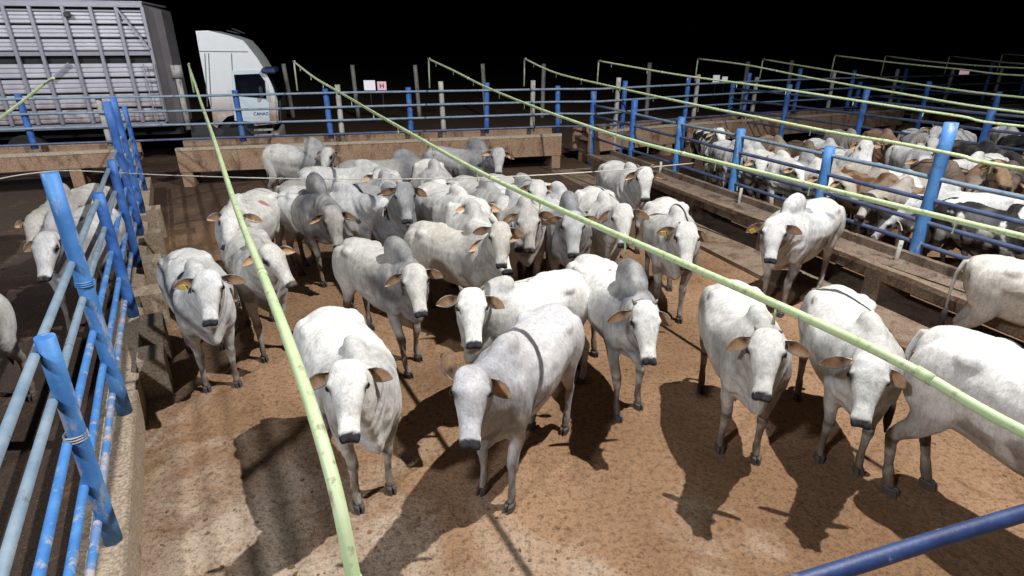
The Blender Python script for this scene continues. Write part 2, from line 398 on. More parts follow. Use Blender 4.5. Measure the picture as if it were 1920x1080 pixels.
# ------------------------------------------------------------------ overhead sprinkler pipes
def catrom(P, n=6):
    P = [Vector(p) for p in P]; Q = [P[0] * 2 - P[1]] + P + [P[-1] * 2 - P[-2]]; out = []
    for i in range(1, len(Q) - 2):
        a, b, c_, d_ = Q[i - 1:i + 3]
        for k in range(n):
            t = k / n
            out.append(.5 * ((2 * b) + (c_ - a) * t + (2 * a - 5 * b + 4 * c_ - d_) * t * t + (3 * b - a - 3 * c_ + d_) * t ** 3))
    out.append(P[-1]); return out
def water_pipe(pts, label, riser_to=None, r=.023, step=1.15, nozzles=True):
    o = empty('sprinkler_pipe', tuple(pts[0])); tag(o, label, 'water pipe', 'overhead sprinkler pipes')
    C_ = catrom(pts); part_world(MB().tube(C_, r, 10).build('pipe', M_PIPE), o)
    e = C_[0]
    for q_ in range(9, len(C_) - 2, 26):
        d_ = (C_[q_ + 1] - C_[q_]).normalized() * .035
        part_world(MB().tube([C_[q_] - d_, C_[q_] + d_], r * 1.15, 10).build('coupling', M_PIPE), o)
    if riser_to is not None:
        part_world(MB().tube([(e.x, e.y, riser_to), (e.x + .01, e.y, e.z - .06), (e.x + .02, e.y - .015, e.z - .01), (e.x + .05, e.y - .06, e.z + .004)], r * .95, 8).build('riser', M_PIPE), o)
    if nozzles:
        acc = .6; last = C_[0]; cnt = 0
        for p in C_[1:]:
            acc += (p - last).length; last = p
            if acc > step and cnt < 14:
                acc = 0; cnt += 1
                part_world(MB().tube([(p.x, p.y, p.z - r * .6), (p.x, p.y, p.z - .08), (p.x, p.y, p.z - .11)], [.007, .007, .011], 6).build('nozzle', M_PIPE), o)
    return o
PB = [(-5.66, 16.15, 3.02), (-4.37, 13.66, 2.76), (-3.18, 11.38, 2.61), (-2.17, 9.44, 2.48), (-1.33, 7.84, 2.38), (-.62, 6.47, 2.30), (-.1, 5.48, 2.26), (.56, 4.21, 2.255), (.97, 3.43, 2.26), (1.41, 2.57, 2.265), (1.65, 2.11, 2.25), (1.85, 1.73, 2.2), (2.2, 1.05, 2.2), (2.8, -.1, 2.2)]
PA = [(-2.29, 17.06, 3.06), (-1.44, 15.21, 2.84), (-.58, 13.34, 2.59), (.39, 11.21, 2.39), (1.23, 9.39, 2.26), (1.77, 8.2, 2.21), (2.23, 7.21, 2.20), (2.72, 6.15, 2.20), (3.16, 5.17, 2.2), (3.7, 4.01, 2.2), (4.4, 2.5, 2.22), (5.2, .8, 2.25)]
PC_z = [(353, 120, 15.5), (375, 190, None)]
water_pipe(PB, 'pale green sprinkler pipe sagging diagonally across the middle of the main pen', 2.3)
water_pipe(PA, 'pale green sprinkler pipe passing above the right fence of the main pen', 2.3)
def plane_z(px, A_, B_):
    A_, B_ = Vector(A_[:2]), Vector(B_[:2]); d_ = B_ - A_; r = ray(*px)
    det = r.x * (-d_.y) + d_.x * r.y
    t = (A_.x * (-d_.y) + d_.x * A_.y) / det
    return Vector((t * r.x, t * r.y, CAM_H + t * r.z))
PCp = [Vector(p) for p in ((-8.06, 15.5, 2.98), (-6.6, 12.8, 2.72), (-5.3, 10.35, 2.56), (-3.53, 7.02, 2.44), (-2.51, 5.1, 2.31), (-1.95, 4.05, 2.28), (-1.27, 2.78, 2.335), (-.9, 2.08, 2.36), (-.68, 1.67, 2.31), (-.56, 1.45, 2.17), (-.5, 1.33, 1.96), (-.44, 1.22, 1.70))]
water_pipe([tuple(p) for p in PCp], 'pale green sprinkler pipe nearest the left fence coming down to the bottom edge', 2.3)
def pipe_px(pts, far_y, near_z, label, **k):
    (fx_, fy_), (nx, ny) = pts[0], pts[-1]
    r = ray(fx_, fy_); E0 = Vector((0, 0, CAM_H)) + r * (far_y / r.y); N0 = at(nx, ny, near_z)
    Q = [E0] + [plane_z(q, E0, N0) for q in pts[1:-1]] + [N0]
    Q.append(N0 + (N0 - Q[-2]).normalized() * 3 * Vector((1, 1, 0)).length)
    Q[-1].z = N0.z + .05
    return water_pipe([tuple(p) for p in Q], label, 2.3, **k)
pipe_px([(983, 110), (1043, 137), (1150, 163), (1310, 198), (1440, 224), (1560, 248), (1680, 268), (1800, 292), (1920, 317)], 17.77, 2.2, 'pale sprinkler pipe crossing the crowded right pen, fourth from the left')
pipe_px([(1122, 114), (1200, 128), (1290, 143), (1440, 163), (1680, 200), (1800, 218), (1920, 237)], 18.5, 2.2, 'pale sprinkler pipe fifth from the left with its riser at the back corner')
pipe_px([(1308, 110), (1400, 122), (1520, 146), (1680, 174), (1920, 211)], 20.2, 2.3, 'pale sprinkler pipe sixth from the left over the far right pens', nozzles=False)
pipe_px([(1430, 111), (1530, 128), (1700, 155), (1920, 183)], 21.4, 2.35, 'pale sprinkler pipe seventh from the left over the far right pens', nozzles=False)
pipe_px([(1565, 104), (1680, 118), (1800, 130), (1920, 142)], 22.3, 2.6, 'pale sprinkler pipe eighth from the left with a curved top', nozzles=False)
pipe_px([(1660, 105), (1760, 117), (1920, 128)], 23.4, 2.75, 'thin pale sprinkler pipe ninth from the left near the far corner', nozzles=False)
pipe_px([(1780, 105), (1850, 113), (1920, 120)], 24.5, 2.85, 'thin pale sprinkler pipe second from the right at the back', nozzles=False)
pipe_px([(1880, 101), (1920, 104), (1950, 106)], 25.3, 3.0, 'thin pale sprinkler pipe at the right edge at the back', nozzles=False)
water_pipe([tuple(at(100, 146, 2.9)), tuple(at(83, 157, 2.75)), tuple(at(50, 184, 2.6)), tuple(at(0, 222, 2.45)), tuple(at(-80, 285, 2.35))], 'pale green sprinkler pipe over the left pen in front of the trailer', None, nozzles=False)

# thin wire across the pens
wp = [(-60, 350), (0, 335), (60, 325), (135, 320), (300, 328), (500, 334), (700, 336), (900, 333), (1050, 326), (1180, 317), (1300, 306)]
tag(MB().tube(catrom([at(x, y, 1.62) for x, y in wp], 4), .009, 5).build('wire', M_WIRE), 'thin pale wire strung level across the backs of the far cattle', 'wire')

# ------------------------------------------------------------------ things beyond the back fence
for i, (px, top) in enumerate([(540, 2.5), (665, 2.45), (783, 2.45), (910, 2.5), (1018, 2.5), (1218, 2.55), (1398, 2.6), (1483, 2.65)]):
    r = ray(px, 150); p = Vector((0, 0, CAM_H)) + r * (30 / r.y)
    lab = ['tall bare grey pole beyond the back fence just right of the truck cab', 'tall grey pole left of the two pale signs beyond the back fence', 'tall grey pole right of the two pale signs beyond the back fence',
           'tall grey pole beyond the fence under the second long pipe', 'tall grey pole beyond the fence beside the third pipe riser', 'tall grey pole beyond the fence right of the corner post',
           'tall grey pole right of the small far pair of signs', 'tall grey pole farthest right beyond the back fence'][i]
    tag(post_mb(p.x, p.y, 0, top, .10, (rnd.uniform(-.15, .05), 0)).build('pole', M_PALEPOST), lab, 'pole', 'grey poles beyond the back fence')
def emis(name, col, s):
    m, t, b = nmat(name); b.inputs['Base Color'].default_value = (*col, 1)
    b.inputs['Emission Color'].default_value = (*col, 1); b.inputs['Emission Strength'].default_value = s; return m
M_SIGN = emis('lit_sign_white', (.8, .78, .86), .5); M_SIGNP = emis('lit_sign_pink', (.8, .5, .6), .45); M_MARK = simple('sign_mark', (.25, .02, .06), .6)
def sign(px, py, wpx, hpx, D, mat, lab, mark=False):
    r = ray(px, py); p = Vector((0, 0, CAM_H)) + r * (D / r.y); s = D * 1.0 / FPX * 1.05
    o = empty('sign', tuple(p)); tag(o, lab, 'sign', 'small lit signs beyond the fence')
    W, H_ = wpx * s, hpx * s
    MB().box((0, 0, 0), (W, .05, H_), bev=.008).build('board', mat, o)
    if mark:
        m = MB(); m.box((-W * .18, -.032, 0), (W * .1, .01, H_ * .55)); m.box((W * .18, -.032, 0), (W * .1, .01, H_ * .55)); m.box((0, -.0315, 0), (W * .26, .01, H_ * .12)); m.build('mark', M_MARK, o)
    MB().tube([(0, .06, -p.z), (0, .06, 0)], .03, 6).build('post', M_DARKSTEEL, o)
sign(693, 160, 19, 16, 28, M_SIGN, 'plain white lit sign beyond the back fence, left of the pink one')
sign(716, 161, 15, 14, 28, M_SIGNP, 'small pinkish lit sign with a dark red mark beyond the fence', True)
sign(1343, 148, 11, 12, 34, M_SIGN, 'tiny white lit sign beyond the fence, left of the far pair')
sign(1359, 149, 9, 9, 34, M_SIGN, 'tiny white lit sign beyond the fence, right of the far pair')
sign(1808, 136, 16, 9, 36, M_SIGNP, 'tiny pink lit sign at the far upper right')

# ------------------------------------------------------------------ livestock truck
def metal_mat():
    m, t, b = nmat('aluminium_panel')
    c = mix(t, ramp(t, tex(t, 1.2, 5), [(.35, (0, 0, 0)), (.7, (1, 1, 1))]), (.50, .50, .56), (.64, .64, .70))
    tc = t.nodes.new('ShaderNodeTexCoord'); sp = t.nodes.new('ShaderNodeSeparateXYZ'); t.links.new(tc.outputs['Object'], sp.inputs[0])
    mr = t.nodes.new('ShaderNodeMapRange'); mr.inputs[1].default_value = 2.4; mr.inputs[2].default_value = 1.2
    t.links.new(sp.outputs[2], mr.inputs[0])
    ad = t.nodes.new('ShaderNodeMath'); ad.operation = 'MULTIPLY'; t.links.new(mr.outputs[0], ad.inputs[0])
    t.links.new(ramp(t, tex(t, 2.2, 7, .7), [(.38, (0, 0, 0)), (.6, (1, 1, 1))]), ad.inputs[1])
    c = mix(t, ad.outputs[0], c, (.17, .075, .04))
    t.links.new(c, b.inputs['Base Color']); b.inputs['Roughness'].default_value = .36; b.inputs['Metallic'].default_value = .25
    return m
M_ALU = metal_mat()
M_FRAME = simple('trailer_frame_metal', (.28, .28, .33), .5, .25, 6, .3)
M_FRONT = simple('trailer_front_shade', (.12, .11, .12), .7, .3, 3)  # dark colour puts the shade of the unlit front end into the panel
def cab_paint():
    m, t, b = nmat('white_cab_paint')
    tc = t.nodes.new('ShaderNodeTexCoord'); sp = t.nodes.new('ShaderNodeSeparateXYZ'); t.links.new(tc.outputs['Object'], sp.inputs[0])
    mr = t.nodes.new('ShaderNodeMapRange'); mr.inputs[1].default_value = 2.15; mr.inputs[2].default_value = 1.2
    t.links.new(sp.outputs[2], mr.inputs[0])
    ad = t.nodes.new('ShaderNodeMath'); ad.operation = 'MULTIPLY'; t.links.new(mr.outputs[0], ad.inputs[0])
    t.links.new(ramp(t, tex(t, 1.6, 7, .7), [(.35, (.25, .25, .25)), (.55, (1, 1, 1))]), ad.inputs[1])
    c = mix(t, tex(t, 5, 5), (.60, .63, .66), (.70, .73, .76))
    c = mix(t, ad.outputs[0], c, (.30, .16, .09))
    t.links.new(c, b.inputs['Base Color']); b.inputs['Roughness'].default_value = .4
    return m
M_CAB = cab_paint()
M_GLASS, _t, _b = nmat('dark_window_glass'); _b.inputs['Base Color'].default_value = (.004, .005, .01, 1); _b.inputs['Roughness'].default_value = .08
M_SEAM = simple('panel_seam', (.12, .13, .14), .7)
M_LETTER = simple('door_lettering', (.03, .06, .14), .5)
TA = math.atan2(.27, .96); TO = Vector((-10.35, 18.0, 0))       # the truck stands parallel to the back fence; its near side runs through TO
tr = empty('livestock_trailer', TO, TA); tag(tr, 'tall slatted silver livestock trailer parked behind the left pen', 'trailer')
def cz(px, py, y=0):
    """pixel -> (distance along the side of the truck, height)"""
    r = ray(px, py); c_, s_ = math.cos(TA), math.sin(TA)
    t = (TO.y * c_ - TO.x * s_ + y) / (-r.x * s_ + r.y * c_)
    p = Vector((0, 0, CAM_H)) + r * t - TO
    return (round(p.x * c_ + p.y * s_, 3), round(p.z, 3))
def tp(m, name, mat, par=None): return m.build(name, mat, par or tr)
XR = 0.0; XL = -8.2; Z0, Z1 = 1.28, 4.45
for zs, nm in (((3.24, 4.27), 'upper_panel'), ((Z0 + .02, 2.95), 'lower_panel')):
    z = zs[0]; m = MB()
    n = 3 if nm == 'upper_panel' else 4; hh = (zs[1] - zs[0]) / n
    for k in range(n):
        zb = z + hh * k
        for q in range(3):
            za = zb + .022 + q * (hh - .044) / 3; zc_ = za + (hh - .044) / 3 - .010
            m.prism([(XL, 0, za), (XL, -.02, za + .025), (XL, -.02, zc_ - .025), (XL, 0, zc_), (XL, .04, zc_), (XL, .04, za)], (XR - XL, 0, 0))
    tp(m, nm, M_ALU)
tp(MB().box(((XL + XR) / 2, 1.3, 2.85), (XR - XL - .1, 2.4, 3.0)), 'interior_shade', M_BLACK)  # solid black box standing in for the shade inside, seen through the slot
tp(MB().box(((XL + XR) / 2, -.01, 4.43), (XR - XL + .1, .14, .14), bev=.01), 'top_rail', M_FRAME)
tp(MB().box(((XL + XR) / 2, -.01, 4.27), (XR - XL + .1, .10, .05), bev=.01), 'top_rail', M_FRAME)
tp(MB().box(((XL + XR) / 2, -.01, 3.18), (XR - XL, .10, .11), bev=.01), 'middle_rail', M_FRAME)
tp(MB().box(((XL + XR) / 2, -.01, 1.22), (XR - XL, .12, .14), bev=.01), 'bottom_rail', M_FRAME)
tp(MB().box(((XL + XR) / 2, 1.25, 4.5), (XR - XL + .1, 2.6, .05)), 'roof', M_FRAME)
for px in (8, 57, 119, 171, 219, 268, -45, -100, -160):
    x = cz(px, 17)[0]
    tp(MB().box((x, -.06, 2.84), (.09, .09, 3.1), bev=.01), 'upright', M_FRAME)
p, q = cz(222, 17), cz(283, 92); tp(MB().beam((p[0], -.13, p[1]), (q[0], -.13, q[1]), .05, .05), 'brace', M_FRAME)
p, q = cz(100, 150), cz(132, 118); tp(MB().beam((p[0], -.13, p[1]), (q[0], -.13, q[1]), .05, .05), 'brace', M_FRAME)
p = cz(130, 28); tp(MB().box((p[0], -.14, p[1]), (.16, .10, .12), bev=.02), 'side_lamp', M_DARKSTEEL)
m = MB(); x0 = cz(288, 150)[0]
for x in (x0 - .14, x0 + .14): m.box((x, -.14, 2.1), (.03, .03, 1.6))
for k in range(5): m.box((x0, -.14, 1.4 + k * .35), (.26, .03, .03))
tp(m, 'ladder', M_FRAME)
tp(MB().prism([(XR + .01, .02, 1.2), (XR + .40, .35, 1.2), (XR + .40, .35, 4.32), (XR + .01, .02, 4.45)], (0, 1.1, 0)), 'front_panel', M_FRONT)
tp(MB().box((-4.0, 1.2, .95), (8.5, 1.0, .25)), 'chassis', M_DARKSTEEL)
for x in (-6.2, -5.0, -3.8): tp(MB().tube([(x, .05, .52), (x, .45, .52)], .5, 24), 'wheel', M_BLACK)
x = cz(329, 145)[0]
m = MB(); m.tube([(x, .3, 2.5), (x, .3, 2.85)], .15, 12); m.tube([(x, .3, 1.0), (x, .3, 2.5)], .08, 10)
tp(m, 'air_intake', M_PALEPOST)

ck = empty('truck_cab', TO, TA); tag(ck, 'white high roofed truck cab with brown mud on its lower side', 'truck')
def cp(m, name, mat, par=None): return m.build(name, mat, par or ck)
prof = [cz(366, 58), cz(388, 57), cz(430, 67), cz(455, 76), cz(466, 88), cz(483, 110), cz(499, 136), cz(512, 165), cz(520, 190), cz(522, 232), cz(478, 236), cz(468, 226), cz(456, 215), cz(440, 211), cz(424, 215), cz(412, 227), cz(406, 240), cz(400, 236), cz(396, 205), cz(384, 150), cz(374, 100)]
m = MB(); m.prism([(x, 0, z) for x, z in prof], (0, 2.35, 0)); bmesh.ops.bevel(m.bm, geom=[e for e in m.bm.edges if abs(e.verts[0].co.y - e.verts[1].co.y) < .01], offset=.06, segments=3, affect='EDGES')
cp(m, 'cab_body', M_CAB)
win = [cz(439, 140), cz(486, 138), cz(497, 152), cz(500, 185), cz(444, 180)]
door = cp(MB().prism([(x, -.02, z) for x, z in [cz(434, 132), cz(488, 131), cz(503, 160), cz(506, 230), cz(440, 226)]], (0, .018, 0)), 'door', simple('door_paint', (.54, .62, .68), .4, .12, 4))
cp(MB().prism([(x, -.03, z) for x, z in win], (0, .008, 0)), 'side_window', M_GLASS)
m = MB(); a, b_ = cz(374, 96), cz(465, 97); m.beam((a[0], -.008, a[1]), (b_[0], -.008, b_[1]), .014, .02)
for px in (384, 391, 434):
    a, b_ = cz(px, 100), cz(px + 5, 200); m.beam((a[0], -.008, a[1]), (b_[0], -.008, b_[1]), .014, .02)
cp(m, 'panel_seam', M_SEAM)
a = cz(505, 134); cp(MB().box((a[0], .35, a[1] + .03), (.40, 1.2, .16), bev=.04), 'sun_visor', M_NAVY)
a = cz(492, 180); cp(MB().box((a[0], -.18, a[1] + .12), (.10, .18, .34), bev=.03), 'mirror', M_DARKSTEEL)
q = [cz(466, 86), cz(498, 134), cz(513, 166), cz(520, 188)]
m = MB()
for a_, b2_ in zip(q[1:], q[2:]): m.beam((a_[0] + .05, 1.18, a_[1] + .02), (b2_[0] + .05, 1.18, b2_[1] + .02), 2.1, .03)
cp(m, 'windscreen', M_GLASS)
a, b_ = cz(521, 190), cz(523, 232); m = MB(); m.beam((a[0] + .04, 1.2, a[1]), (b_[0] + .04, 1.2, b_[1]), 2.15, .05); cp(m, 'grille', M_DARKSTEEL)
for py in (243, 253, 263):
    a = cz(495, py); cp(MB().box((a[0], -.02, a[1]), (.55, .12, .05)), 'step', M_PALEPOST)
a = cz(440, 252); cp(MB().tube([(a[0], .02, .53), (a[0], .38, .53)], .5, 28), 'wheel', M_BLACK)
cp(MB().box((a[0] - .2, 1.2, .85), (2.2, 1.6, .5)), 'chassis', M_DARKSTEEL)
a = cz(512, 262); cp(MB().box((a[0] + .05, 1.2, .62), (.3, 2.3, .42), bev=.05), 'bumper', M_PALEPOST)
m = MB()
for (a_, b2_) in (((420, 60), (445, 64)), ((430, 56), (455, 64))):
    p, q = cz(*a_), cz(*b2_); m.tube([(p[0], .5, p[1] + .05), (q[0], .5, q[1] + .02)], .02, 6)
cp(m, 'roof_antenna', M_DARKSTEEL)
def text_mesh(s, size, loc, rot, mat, name, par):
    cu = bpy.data.curves.new(name, 'FONT'); cu.body = s; cu.size = size; cu.extrude = .004
    to = bpy.data.objects.new(name, cu); COL.objects.link(to)
    dg = bpy.context.evaluated_depsgraph_get(); me = bpy.data.meshes.new_from_object(to.evaluated_get(dg)); bpy.data.objects.remove(to)
    o = mesh_obj(name, me, mat, par); o.location = loc; o.rotation_euler = rot; return o
a = cz(477, 216)
text_mesh('CANAZ', .125, (a[0] - .02, -.034, a[1]), (R(90), 0, 0), M_LETTER, 'lettering', ck)

# ------------------------------------------------------------------ cattle
def sstep(a, b, x):
    t = min(1, max(0, (x - a) / (b - a))); return t * t * (3 - 2 * t)
NR = 18
def ring(c, rx, up, w, u, d, pear=0.0):
    vs = []
    for k in range(NR):
        a = 2 * math.pi * k / NR; ca, sa = math.cos(a), math.sin(a)
        ww = w * (1 - pear * max(0, -sa) ** 1.3)
        vs.append(c + rx * (ca * ww) + up * (sa * (u if sa > 0 else d)))
    return vs
def loft(bm, rings):
    R_ = [[bm.verts.new(v) for v in r] for r in rings]
    for A, B in zip(R_, R_[1:]):
        for k in range(NR): bm.faces.new((A[k], A[(k + 1) % NR], B[(k + 1) % NR], B[k]))
    bm.faces.new(R_[0][::-1]); bm.faces.new(R_[-1])
def path_loft(bm, pts, side):
    """pts: (point, half width across side, half depth); rings square to the path"""
    P = [Vector(p[0]) for p in pts]; rings = []
    for i, p in enumerate(pts):
        t = (P[min(i + 1, len(P) - 1)] - P[max(i - 1, 0)]).normalized(); s_ = (side - t * side.dot(t)).normalized(); u = t.cross(s_)
        rings.append(ring(P[i], s_, u, p[1], p[2], p[2]))
    loft(bm, rings)
def ellip(bm, c, r, rot=None):
    q = bmesh.ops.create_uvsphere(bm, u_segments=14, v_segments=10, radius=1)
    M = Matrix.Translation(c) @ (rot.to_4x4() if rot else Matrix.Identity(4)) @ Matrix.Diagonal((*r, 1))
    bmesh.ops.transform(bm, matrix=M, verts=q['verts'])

X, Y_, Z = Vector((1, 0, 0)), Vector((0, 1, 0)), Vector((0, 0, 1))
def cow(W, heading, label, poll_px=None, muz_px=None, poll=None, muz=None, s=1.0, coat=(.60, .60, .59), grey=.5, face=.1, dirt=.5,
        horn=0.0, tagc=None, hump=1.0, fat=1.0, legs=None, ln=.95, sore=None, patch=None, vox=.021, group='white cattle in the main pen', seed=0, droop=.25, brand=False, earfold=(0, 0), cat='cow', wz=0):
    """W: ground point under the withers; heading: radians from +Y, counter-clockwise"""
    rr = random.Random(seed * 13 + 5)
    hv = Vector((-math.sin(heading), math.cos(heading), 0))
    org = Vector((W[0], W[1], 0)) - hv * .46 * s
    root = empty('cow', tuple(org), heading); root.scale = (s, s, s); tag(root, label, cat, group)
    M = Matrix.Translation(org) @ Matrix.Rotation(heading, 4, 'Z') @ Matrix.Scale(s, 4); Mi = M.inverted()
    camL = Mi @ Vector((0, 0, CAM_H))
    NB = Vector((0, .62, 1.16))            # neck base
    def solve(px, c, rad, fwd, mid=0):
        d = (Mi.to_3x3() @ ray(*px)).normalized(); oc = camL - c; b = oc.dot(d); q = b * b - (oc.length_squared - rad * rad)
        if q <= 0:
            p = camL - d * b; return c + (p - c).normalized() * rad
        q = math.sqrt(q); a1, a2 = camL + d * (-b - q), camL + d * (-b + q)
        if mid: p = a1 * mid + a2 * (1 - mid); return c + (p - c).normalized() * rad
        return a1 if fwd(a1) >= fwd(a2) else a2
    if poll_px: P = solve(poll_px, NB, .61, lambda p: p.y * 1.0 - abs(p.z - 1.35) * .5)
    else: P = Vector(poll) if poll else Vector((rr.uniform(-.2, .2), 1.18, 1.34))
    if muz_px: Mz = solve(muz_px, P, .52, None, .68)
    else: Mz = Vector(muz) if muz else P + Vector((rr.uniform(-.15, .15), .36, -.36))
    f = (Mz - P).normalized(); HL = .485
    d = (Z - f * Z.dot(f))
    if d.length < .25: d = (P - NB) - f * (P - NB).dot(f)
    d = d.normalized(); d = Matrix.Rotation(rr.uniform(-.14, .14), 3, f) @ d; rx = f.cross(d).normalized()
    HC = P - d * .08
    bm = bmesh.new()
    # trunk
    k = fat * rr.uniform(.97, 1.08)
    T = [(-.82, 1.16, .07, .08, .10, 0), (-.78, 1.15, .15, .15, .20, 0), (-.68, 1.11, .225, .23, .34, .05), (-.5, 1.09, .27, .262, .40, .1), (-.28, 1.07, .29, .265, .42, .12),
         (-.02, 1.05, .315, .275, .45, .15), (.22, 1.05, .305, .29, .45, .15), (.42, 1.06, .265, .33, .45, .2), (.58, 1.06, .22, .33, .43, .25), (.70, 1.06, .17, .27, .40, .3), (.79, 1.04, .10, .19, .30, .35)]
    bend = rr.uniform(-.03, .03)
    loft(bm, [ring(Vector((bend * math.cos(y * 2.0), y, z)), X, Z, w_ * k, u_, d_ * (1 + (k - 1) * .5), pr) for y, z, w_, u_, d_, pr in T])
    # hip bones and tail head
    for sg in (-1, 1): ellip(bm, Vector((sg * .185 * k, -.42, 1.24)), (.075, .11, .07)); ellip(bm, Vector((sg * .19 * k, -.60, 1.02)), (.115, .19, .27))
    # shoulders
    for sg in (-1, 1): ellip(bm, Vector((sg * .165 * k, .50, .98)), (.11, .17, .30))
    # hump
    if hump > 0:
        ellip(bm, Vector((0, .43, 1.33 + .06 * hump)), (.10 + .02 * hump, .25, .10 + .085 * hump), Matrix.Rotation(R(-14), 3, 'X')); ellip(bm, Vector((0, .50, 1.26)), (.13, .26, .14))
    # neck with dewlap
    N0 = Vector((0, .50, 1.10)); N1 = Vector((0, .68, 1.13)); NE = HC - f * .0 - d * .03 + f * .04
    nd = (NE - N1); 
    rings = []
    for i, t in enumerate((0, .18, .36, .54, .72, .88, 1.0)):
        p0_, p1_, p2_ = N0, N1 + (N1 - N0) * .4, NE
        p = p0_ * (1 - t) ** 2 + p1_ * 2 * t * (1 - t) + p2_ * t * t
        tg = ((p1_ - p0_) * (1 - t) + (p2_ - p1_) * t).normalized()
        s_ = (X - tg * X.dot(tg)); s_ = (s_.normalized() * (1 - t) + rx * t * (1 if rx.dot(X) > 0 else 1)); s_ = (s_ - tg * s_.dot(tg)).normalized()
        u_ = s_.cross(tg).normalized()
        wN = .215 * (1 - t) + .128 * t; up = .28 * (1 - t) + .115 * t + .03 * t * (1 - t); dn = .44 * (1 - t) ** 1.2 + .15 * t + .22 * t * (1 - t)
        rings.append(ring(p, s_, u_, wN, up, dn, .72 * (1 - t * .5)))
    loft(bm, rings)
    # brisket fold
    ellip(bm, Vector((0, .70, .78)), (.07, .13, .14))
    # head
    Hd = [(-.055, .065, .03, .06), (-.02, .104, .058, .10), (.04, .122, .074, .14), (.12, .128, .078, .17), (.19, .118, .072, .165), (.27, .096, .062, .135), (.35, .080, .055, .105), (.42, .072, .050, .09), (.465, .077, .042, .085), (.495, .073, .018, .080), (.515, .062, -.004, .068), (.528, .042, -.024, .05)]
    loft(bm, [ring(HC + f * (t * HL / .52) - d * (.015 if t > .3 else 0), rx, d, w_, u_, dn, .35) for t, w_, u_, dn in Hd])
    for sg in (-1, 1):
        ellip(bm, HC + f * .125 + rx * (sg * .108) + d * .022, (.035, .035, .03))       # brow
        ellip(bm, HC + f * .485 + rx * (sg * .042) - d * .002, (.034, .034, .030))       # nostril wing
    # legs
    lg = legs or [rr.uniform(-.13, .15), rr.uniform(-.13, .15), rr.uniform(-.15, .18), rr.uniform(-.15, .18)]
    feet = []
    for i, sg in enumerate((-1, 1)):
        o_ = lg[i]; xb = sg * .165 * k; fx = sg * .15
        pts = [((xb, .52, .98), .09, .15), ((xb, .50, .80), .075, .105), ((xb, .49 + o_ * .15, .66), .060, .078), ((fx, .50 + o_ * .45, .50), .048, .056), ((fx, .515 + o_ * .55, .42), .050, .056), ((fx, .505 + o_ * .65, .36), .040, .043), ((fx, .50 + o_ * .85, .22), .031, .036), ((fx, .50 + o_ * .95, .13), .040, .044), ((fx, .525 + o_, .07), .035, .04), ((fx, .54 + o_, .045), .035, .045)]
        path_loft(bm, pts, X); feet.append(Vector((fx, .555 + o_, 0)))
    for i, sg in enumerate((-1, 1)):
        o_ = lg[2 + i]; xb = sg * .18 * k; fx = sg * .16
        pts = [((xb, -.58, 1.05), .10, .19), ((xb, -.55, .88), .10, .17), ((xb, -.55 + o_ * .1, .74), .082, .125), ((xb * .98, -.61 + o_ * .25, .62), .058, .085), ((fx, -.70 + o_ * .45, .52), .046, .066), ((fx, -.735 + o_ * .55, .46), .046, .06), ((fx, -.72 + o_ * .65, .39), .038, .047), ((fx, -.685 + o_ * .85, .24), .033, .038), ((fx, -.66 + o_ * .95, .14), .041, .045), ((fx, -.635 + o_, .07), .036, .042), ((fx, -.62 + o_, .045), .035, .045)]
        path_loft(bm, pts, X); feet.append(Vector((fx, -.605 + o_, 0)))
    def SH(v):
        if v.y < .42: v.y = .42 + (v.y - .42) * ln
        return v
    for v in bm.verts: SH(v.co)
    feet = [SH(q) for q in feet]
    bmesh.ops.recalc_face_normals(bm, faces=bm.faces)
    me0 = bpy.data.meshes.new('tmp'); bm.to_mesh(me0); bm.free()
    to = bpy.data.objects.new('tmp', me0); COL.objects.link(to)
    rm = to.modifiers.new('r', 'REMESH'); rm.mode = 'VOXEL'; rm.voxel_size = vox; rm.use_smooth_shade = True
    sm = to.modifiers.new('s', 'SMOOTH'); sm.factor = .5; sm.iterations = 5 if vox < .025 else 3
    dg = bpy.context.evaluated_depsgraph_get(); me = bpy.data.meshes.new_from_object(to.evaluated_get(dg))
    bpy.data.objects.remove(to); bpy.data.meshes.remove(me0); me.name = 'body'
    # colouring
    n = len(me.vertices); co = np.empty(n * 3); me.vertices.foreach_get('co', co); co = co.reshape(n, 3)
    def ss(a, b, x): t = np.clip((x - a) / (b - a), 0, 1); return t * t * (3 - 2 * t)
    # low-frequency displacement: folds and muscle
    H = co - np.array(HC); t_ = H @ np.array(f); l_ = H @ np.array(rx); v_ = H @ np.array(d)
    near_head = (np.abs(l_) < .18) & (v_ > -.2) & (v_ < .12) & (t_ > -.09) & (t_ < .60) & (H[:, 0] ** 2 + H[:, 1] ** 2 + H[:, 2] ** 2 < .36)
    headm = near_head.astype(float)
    sd = rr.uniform(0, 50)
    nz = np.array([noise.fractal(Vector((c[0] * 3 + sd, c[1] * 3, c[2] * 3)), 1.0, 2.0, 3) for c in co])
    nf = np.array([noise.noise(Vector((c[0] * 9 + sd, c[1] * 9, c[2] * 5))) for c in co])
    col = np.tile(np.array(coat), (n, 1))
    gcol = np.array((.15, .155, .175)); 
    vv = np.array([noise.fractal(Vector((c[0] * 2.2 - sd, c[1] * 2.2, c[2] * 2.2 + 9)), 1.0, 2.0, 4) for c in co])
    va = np.clip(.03 + .5 * vv, 0, .30); col = col * (1 - va[:, None]) + np.array(rr.choice([(.42, .38, .31), (.36, .37, .38), (.40, .35, .28)])) * va[:, None]
    # grey shading of the bull's hump, neck and forequarter (pigment)
    gm = ss(.12, .50, co[:, 1]) * ss(.45, .85, co[:, 2] + .15 * nf) * (1 - headm)
    gm = np.maximum(gm, ss(1.38, 1.52, co[:, 2]) * (1 - headm) * (hump > .5))
    gm = np.clip(gm * (.9 + .7 * nz), 0, 1) * grey
    gm = np.maximum(gm, headm * face * np.clip(.7 + nz, 0, 1))
